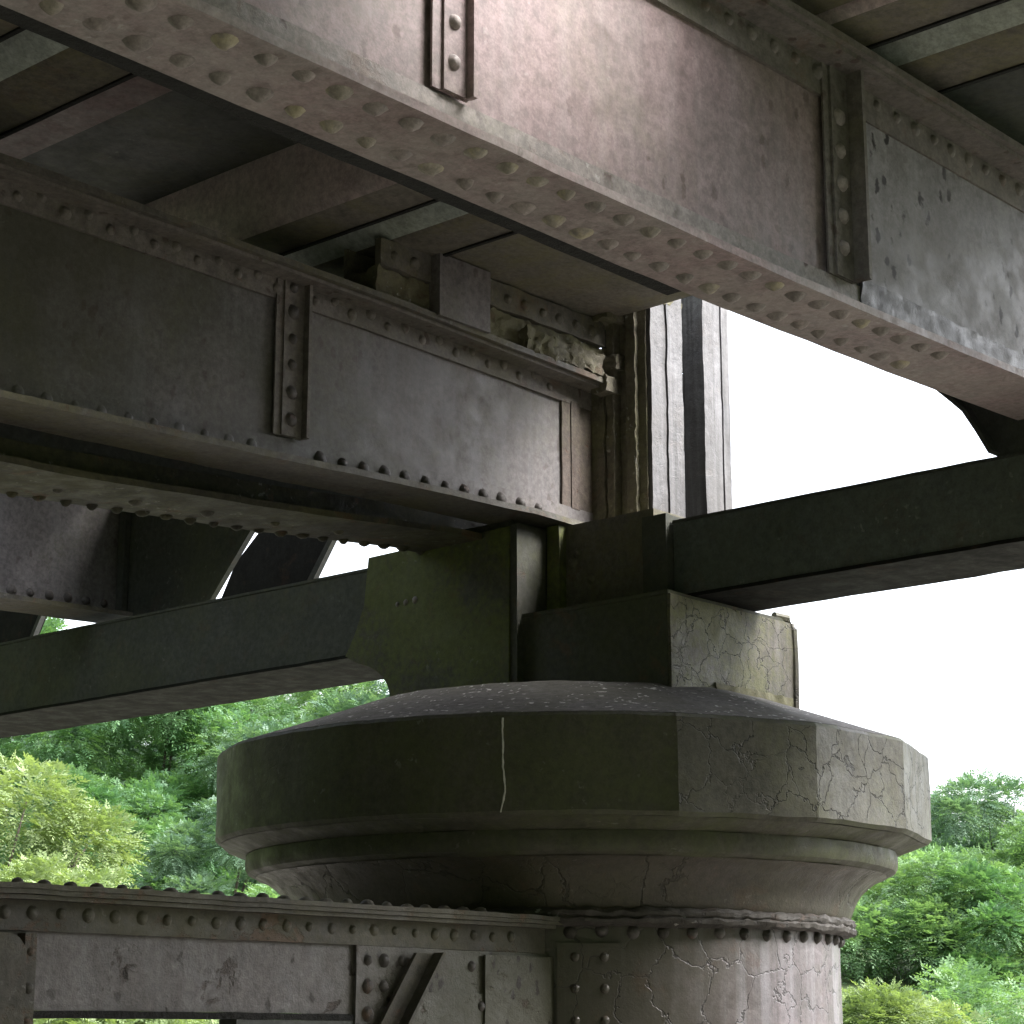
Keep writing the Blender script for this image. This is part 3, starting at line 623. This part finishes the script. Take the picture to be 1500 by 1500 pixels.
struct('ground', mb, groundmat())

# ---------------------------------------------------------------- trees
def spray(rng, c, d, L, w, out, nl=5):
    d = d.normalized(); up = Vector((0, 0, 1)); side = d.cross(up)
    if side.length < .1: side = Vector((1, 0, 0))
    side.normalize(); nrm = side.cross(d)
    tw = rng.uniform(-.7, .7); side, nrm = side*cos(tw)+nrm*sin(tw), nrm*cos(tw)-side*sin(tw)
    for k in range(nl):
        t = (k+.6)/nl; b = c+d*(L*t)-up*(L*.35*t*t)
        for s in (-1, 1):
            ll = w*(1.1-.5*abs(t-.4))*rng.uniform(.8, 1.2)
            e = (side*s+d*.55-up*rng.uniform(.05, .4)).normalized(); q = e.cross(nrm).normalized()*ll*.22
            o = len(out.v); tip = b+e*ll
            out.v += [tuple(b), tuple(b+e*ll*.45+q), tuple(tip), tuple(b+e*ll*.45-q)]; out.f.append((o, o+1, o+2, o+3))
    b = c+d*L-up*(L*.35); e = (d-up*.4).normalized(); q = side*w*.22; o = len(out.v)
    out.v += [tuple(b), tuple(b+e*w*.45+q), tuple(b+e*w), tuple(b+e*w*.45-q)]; out.f.append((o, o+1, o+2, o+3))
def crown_mesh(seed, rad, hgt, nsp, L, w, nlump=46, nl=5):
    """crown around the origin made of leafy sprays on many lumps; also returns limb ends"""
    rng = random.Random(seed); lumps = []
    for i in range(nlump):
        z = rng.uniform(-.75, .95); a = rng.uniform(0, 2*pi); rr = math.sqrt(max(.05, 1-z*z))*rng.uniform(.45, .9)
        c = Vector((rr*cos(a)*rad, rr*sin(a)*rad, z*hgt)); lumps.append((c, rad*rng.uniform(.17, .34)))
    out = MB()
    for i in range(nsp):
        c, r = lumps[rng.randrange(nlump)]
        v = Vector((rng.gauss(0, 1), rng.gauss(0, 1), rng.gauss(.25, .9))).normalized()
        p = c+Vector((v.x, v.y, v.z*.75))*r*rng.uniform(.45, 1.05)**.6
        dd = (v+Vector((rng.uniform(-.7, .7), rng.uniform(-.7, .7), rng.uniform(-.1, .4))))
        spray(rng, p, dd, L*rng.uniform(.6, 1.25), w, out, nl)
    return out, lumps
KINDS = {}
def kind(key, seed, rad, hgt, nsp, L, w, mat, nl=5):
    mb, lumps = crown_mesh(seed, rad, hgt, nsp, L, w, nl=nl)
    me = mb.mesh('crown', M[mat], smooth=False, fix=False); KINDS[key] = (me, lumps, rad, hgt)
kind('ash', 11, 2.5, 2.5, 19000, .22, .078, 'leaf_mid', 4)
kind('locust', 12, 2.4, 2.6, 19000, .25, .074, 'leaf_pale', 4)
kind('yellow', 13, 2.4, 2.6, 19000, .22, .078, 'leaf_yellow', 4)
kind('blue', 14, 2.5, 2.7, 19000, .25, .076, 'leaf_blue', 4)
kind('bush', 15, 1.3, 1.0, 6000, .18, .055, 'leaf_yellow', 4)
kind('shrub', 16, 1.4, 1.1, 6000, .2, .055, 'leaf_pale', 4)
def tree(key, px, topy, d, sc, label, group=None, cat='tree', rot=0., name=None):
    me, lumps, rad, hgt = KINDS[key]
    p = polar(px, d); ztop = 1.65+(1519-topy)/3194*d; zc = ztop-hgt*sc*1.18; zg = terrain(p.x, p.y)
    nm = name or {'ash': 'broadleaf_tree', 'locust': 'feathery_tree', 'yellow': 'broadleaf_tree', 'blue': 'feathery_tree', 'bush': 'bush', 'shrub': 'shrub'}[key]
    g = thing(nm, label, cat, (p.x, p.y, zg), group)
    c = link('crown', me, g, (0, 0, zc-zg)); c.scale = (sc,)*3; c.rotation_euler = (0, 0, rot)
    t = MB(); H = zc-zg; b0 = -.3
    t.tube([(0, 0, b0), (.05, 0, b0+(H-b0)*.5), (0, .05, H)], [.16*sc, .12*sc, .07*sc])
    cr, sr = cos(rot), sin(rot)
    for q, r in lumps[:11]:
        q = Vector((q.x*cr-q.y*sr, q.x*sr+q.y*cr, q.z))*sc+Vector((0, 0, H)); s = Vector((0, 0, H-rad*sc*random.uniform(.3, .9)))
        t.tube([s, s.lerp(q, .5)+Vector((0, 0, .12)), q], [.05*sc, .032*sc, .012*sc], 5)
    part_ = link('trunk', t.mesh('trunk', M['bark']), g)
G = 'trees on the hillside'
tree('yellow', -40, 1085, 30, 1.0, 'yellow green leafy tree at the left edge, nearest of the trees on that side', G, rot=1.)
tree('bush', 95, 1265, 28, 1.1, 'bright yellow green bush showing just above the left end of the low beam', 'bushes below the trees', 'bush', 2.)
tree('ash', 215, 960, 42, 1.15, 'mid green tree standing behind the yellow green one, left of the capital', G, rot=.5)
tree('blue', 330, 1150, 33, .62, 'small blue green feathery tree close against the left side of the capital', G, rot=2.2)
tree('locust', 500, 945, 46, 1.2, 'pale feathery tree seen in the strip under the left cross beam by the bracket', G, rot=1.4)
tree('ash', 60, 893, 50, 1.35, 'dark green tree seen through the small gap at the far left', G, rot=3.3)
tree('ash', 350, 925, 52, 1.3, 'far green tree whose top shows under the middle of the left cross beam', G, rot=4.4)
tree('ash', 290, 1210, 36, .7, 'shadowy green tree between the yellow green tree and the capital', G, rot=5.1)
tree('shrub', 390, 1290, 27, .8, 'pale shrub peeping over the low beam beside the column', 'bushes below the trees', 'bush', 1.1)
tree('bush', 190, 1440, 25, 1.0, 'yellow green bush seen through the slot under the low beam', 'bushes below the trees', 'bush', .4)
tree('blue', 620, 940, 44, 1.1, 'blue green tree mostly hidden behind the bracket and capital', G, rot=.9)
tree('ash', 130, 1130, 38, .8, 'green tree with a dark hollow crown between the yellow green tree and the cross beam', G, rot=2.9)
tree('locust', 120, 1000, 56, 1.3, 'pale tree far behind, under the left end of the cross beam', G, rot=.7)
tree('blue', 430, 1040, 40, .9, 'blue green tree just above the left shoulder of the capital', G, rot=3.6)
tree('ash', 1130, 1190, 44, 1.1, 'green tree hidden behind the right half of the column', G, rot=1.2)
tree('yellow', 1000, 1230, 38, 1.0, 'yellow green tree hidden straight behind the column', G, rot=2.2)
tree('blue', 1720, 1120, 40, 1.1, 'blue green tree outside the right edge', G, rot=.2)
tree('locust', 1345, 1235, 34, .92, 'full pale green tree right of the column, in front of the treeline', G, rot=.3)
tree('blue', 1475, 1125, 42, .85, 'blue green tree topping the treeline at the right edge', G, rot=3.9)
tree('ash', 1385, 1160, 47, .95, 'green tree against the sky just right of the capital', G, rot=1.9)
tree('locust', 1580, 1150, 36, 1.0, 'pale tree cut off by the right edge', G, rot=5.4)
tree('ash', 1255, 1215, 45, 1.0, 'green tree half hidden behind the flare of the capital on the right', G, rot=4.)
tree('bush', 1300, 1450, 26, .95, 'yellow green bush at the bottom right beside the shaft', 'bushes below the trees', 'bush', 3.1)
tree('shrub', 1445, 1420, 28, 1.2, 'pale green shrub at the bottom right corner', 'bushes below the trees', 'bush', 4.1)
tree('ash', 1470, 1270, 33, .7, 'green tree at the right edge below the blue green top', G, rot=2.4)

# ---------------------------------------------------------------- camera, light, world
cam = bpy.data.cameras.new('camera'); co = bpy.data.objects.new('camera', cam); COL.objects.link(co)
co.location = CAM; co.rotation_euler = (R(90+13.92), 0, YAW-pi/2)
cam.sensor_width = 36; cam.lens = 36*3100/1500; cam.clip_end = 2000; cam.clip_start = .05
S.camera = co
EL, AZ = R(44), R(-62)          # sun: from the open right-hand side of the bridge (angle measured from +X)
sd = Vector((cos(EL)*cos(AZ), cos(EL)*sin(AZ), sin(EL)))
sl = bpy.data.lights.new('sun', 'SUN'); sl.energy = 1.0; sl.angle = R(30); sl.color = (1, .975, .94)
so = bpy.data.objects.new('sun', sl); COL.objects.link(so); so.rotation_euler = sd.to_track_quat('Z', 'Y').to_euler()
w = bpy.data.worlds.new('World'); S.world = w; w.use_nodes = True; wt = w.node_tree; wt.nodes.clear()
sk = wt.nodes.new('ShaderNodeTexSky'); sk.sky_type = 'NISHITA'; sk.sun_disc = False; sk.sun_elevation = EL; sk.sun_rotation = pi/2-AZ
sk.air_density = 1.0; sk.dust_density = 3.5; sk.ozone_density = 1.0
hs = wt.nodes.new('ShaderNodeHueSaturation'); hs.inputs['Saturation'].default_value = .35
bg = wt.nodes.new('ShaderNodeBackground'); bg.inputs[1].default_value = .15
ou = wt.nodes.new('ShaderNodeOutputWorld')
wt.links.new(sk.outputs[0], hs.inputs['Color']); wt.links.new(hs.outputs[0], bg.inputs[0]); wt.links.new(bg.outputs[0], ou.inputs[0])
vs_ = S.view_settings; vs_.view_transform = 'Standard'; vs_.look = 'None'; vs_.gamma = 1; vs_.exposure = 2.6
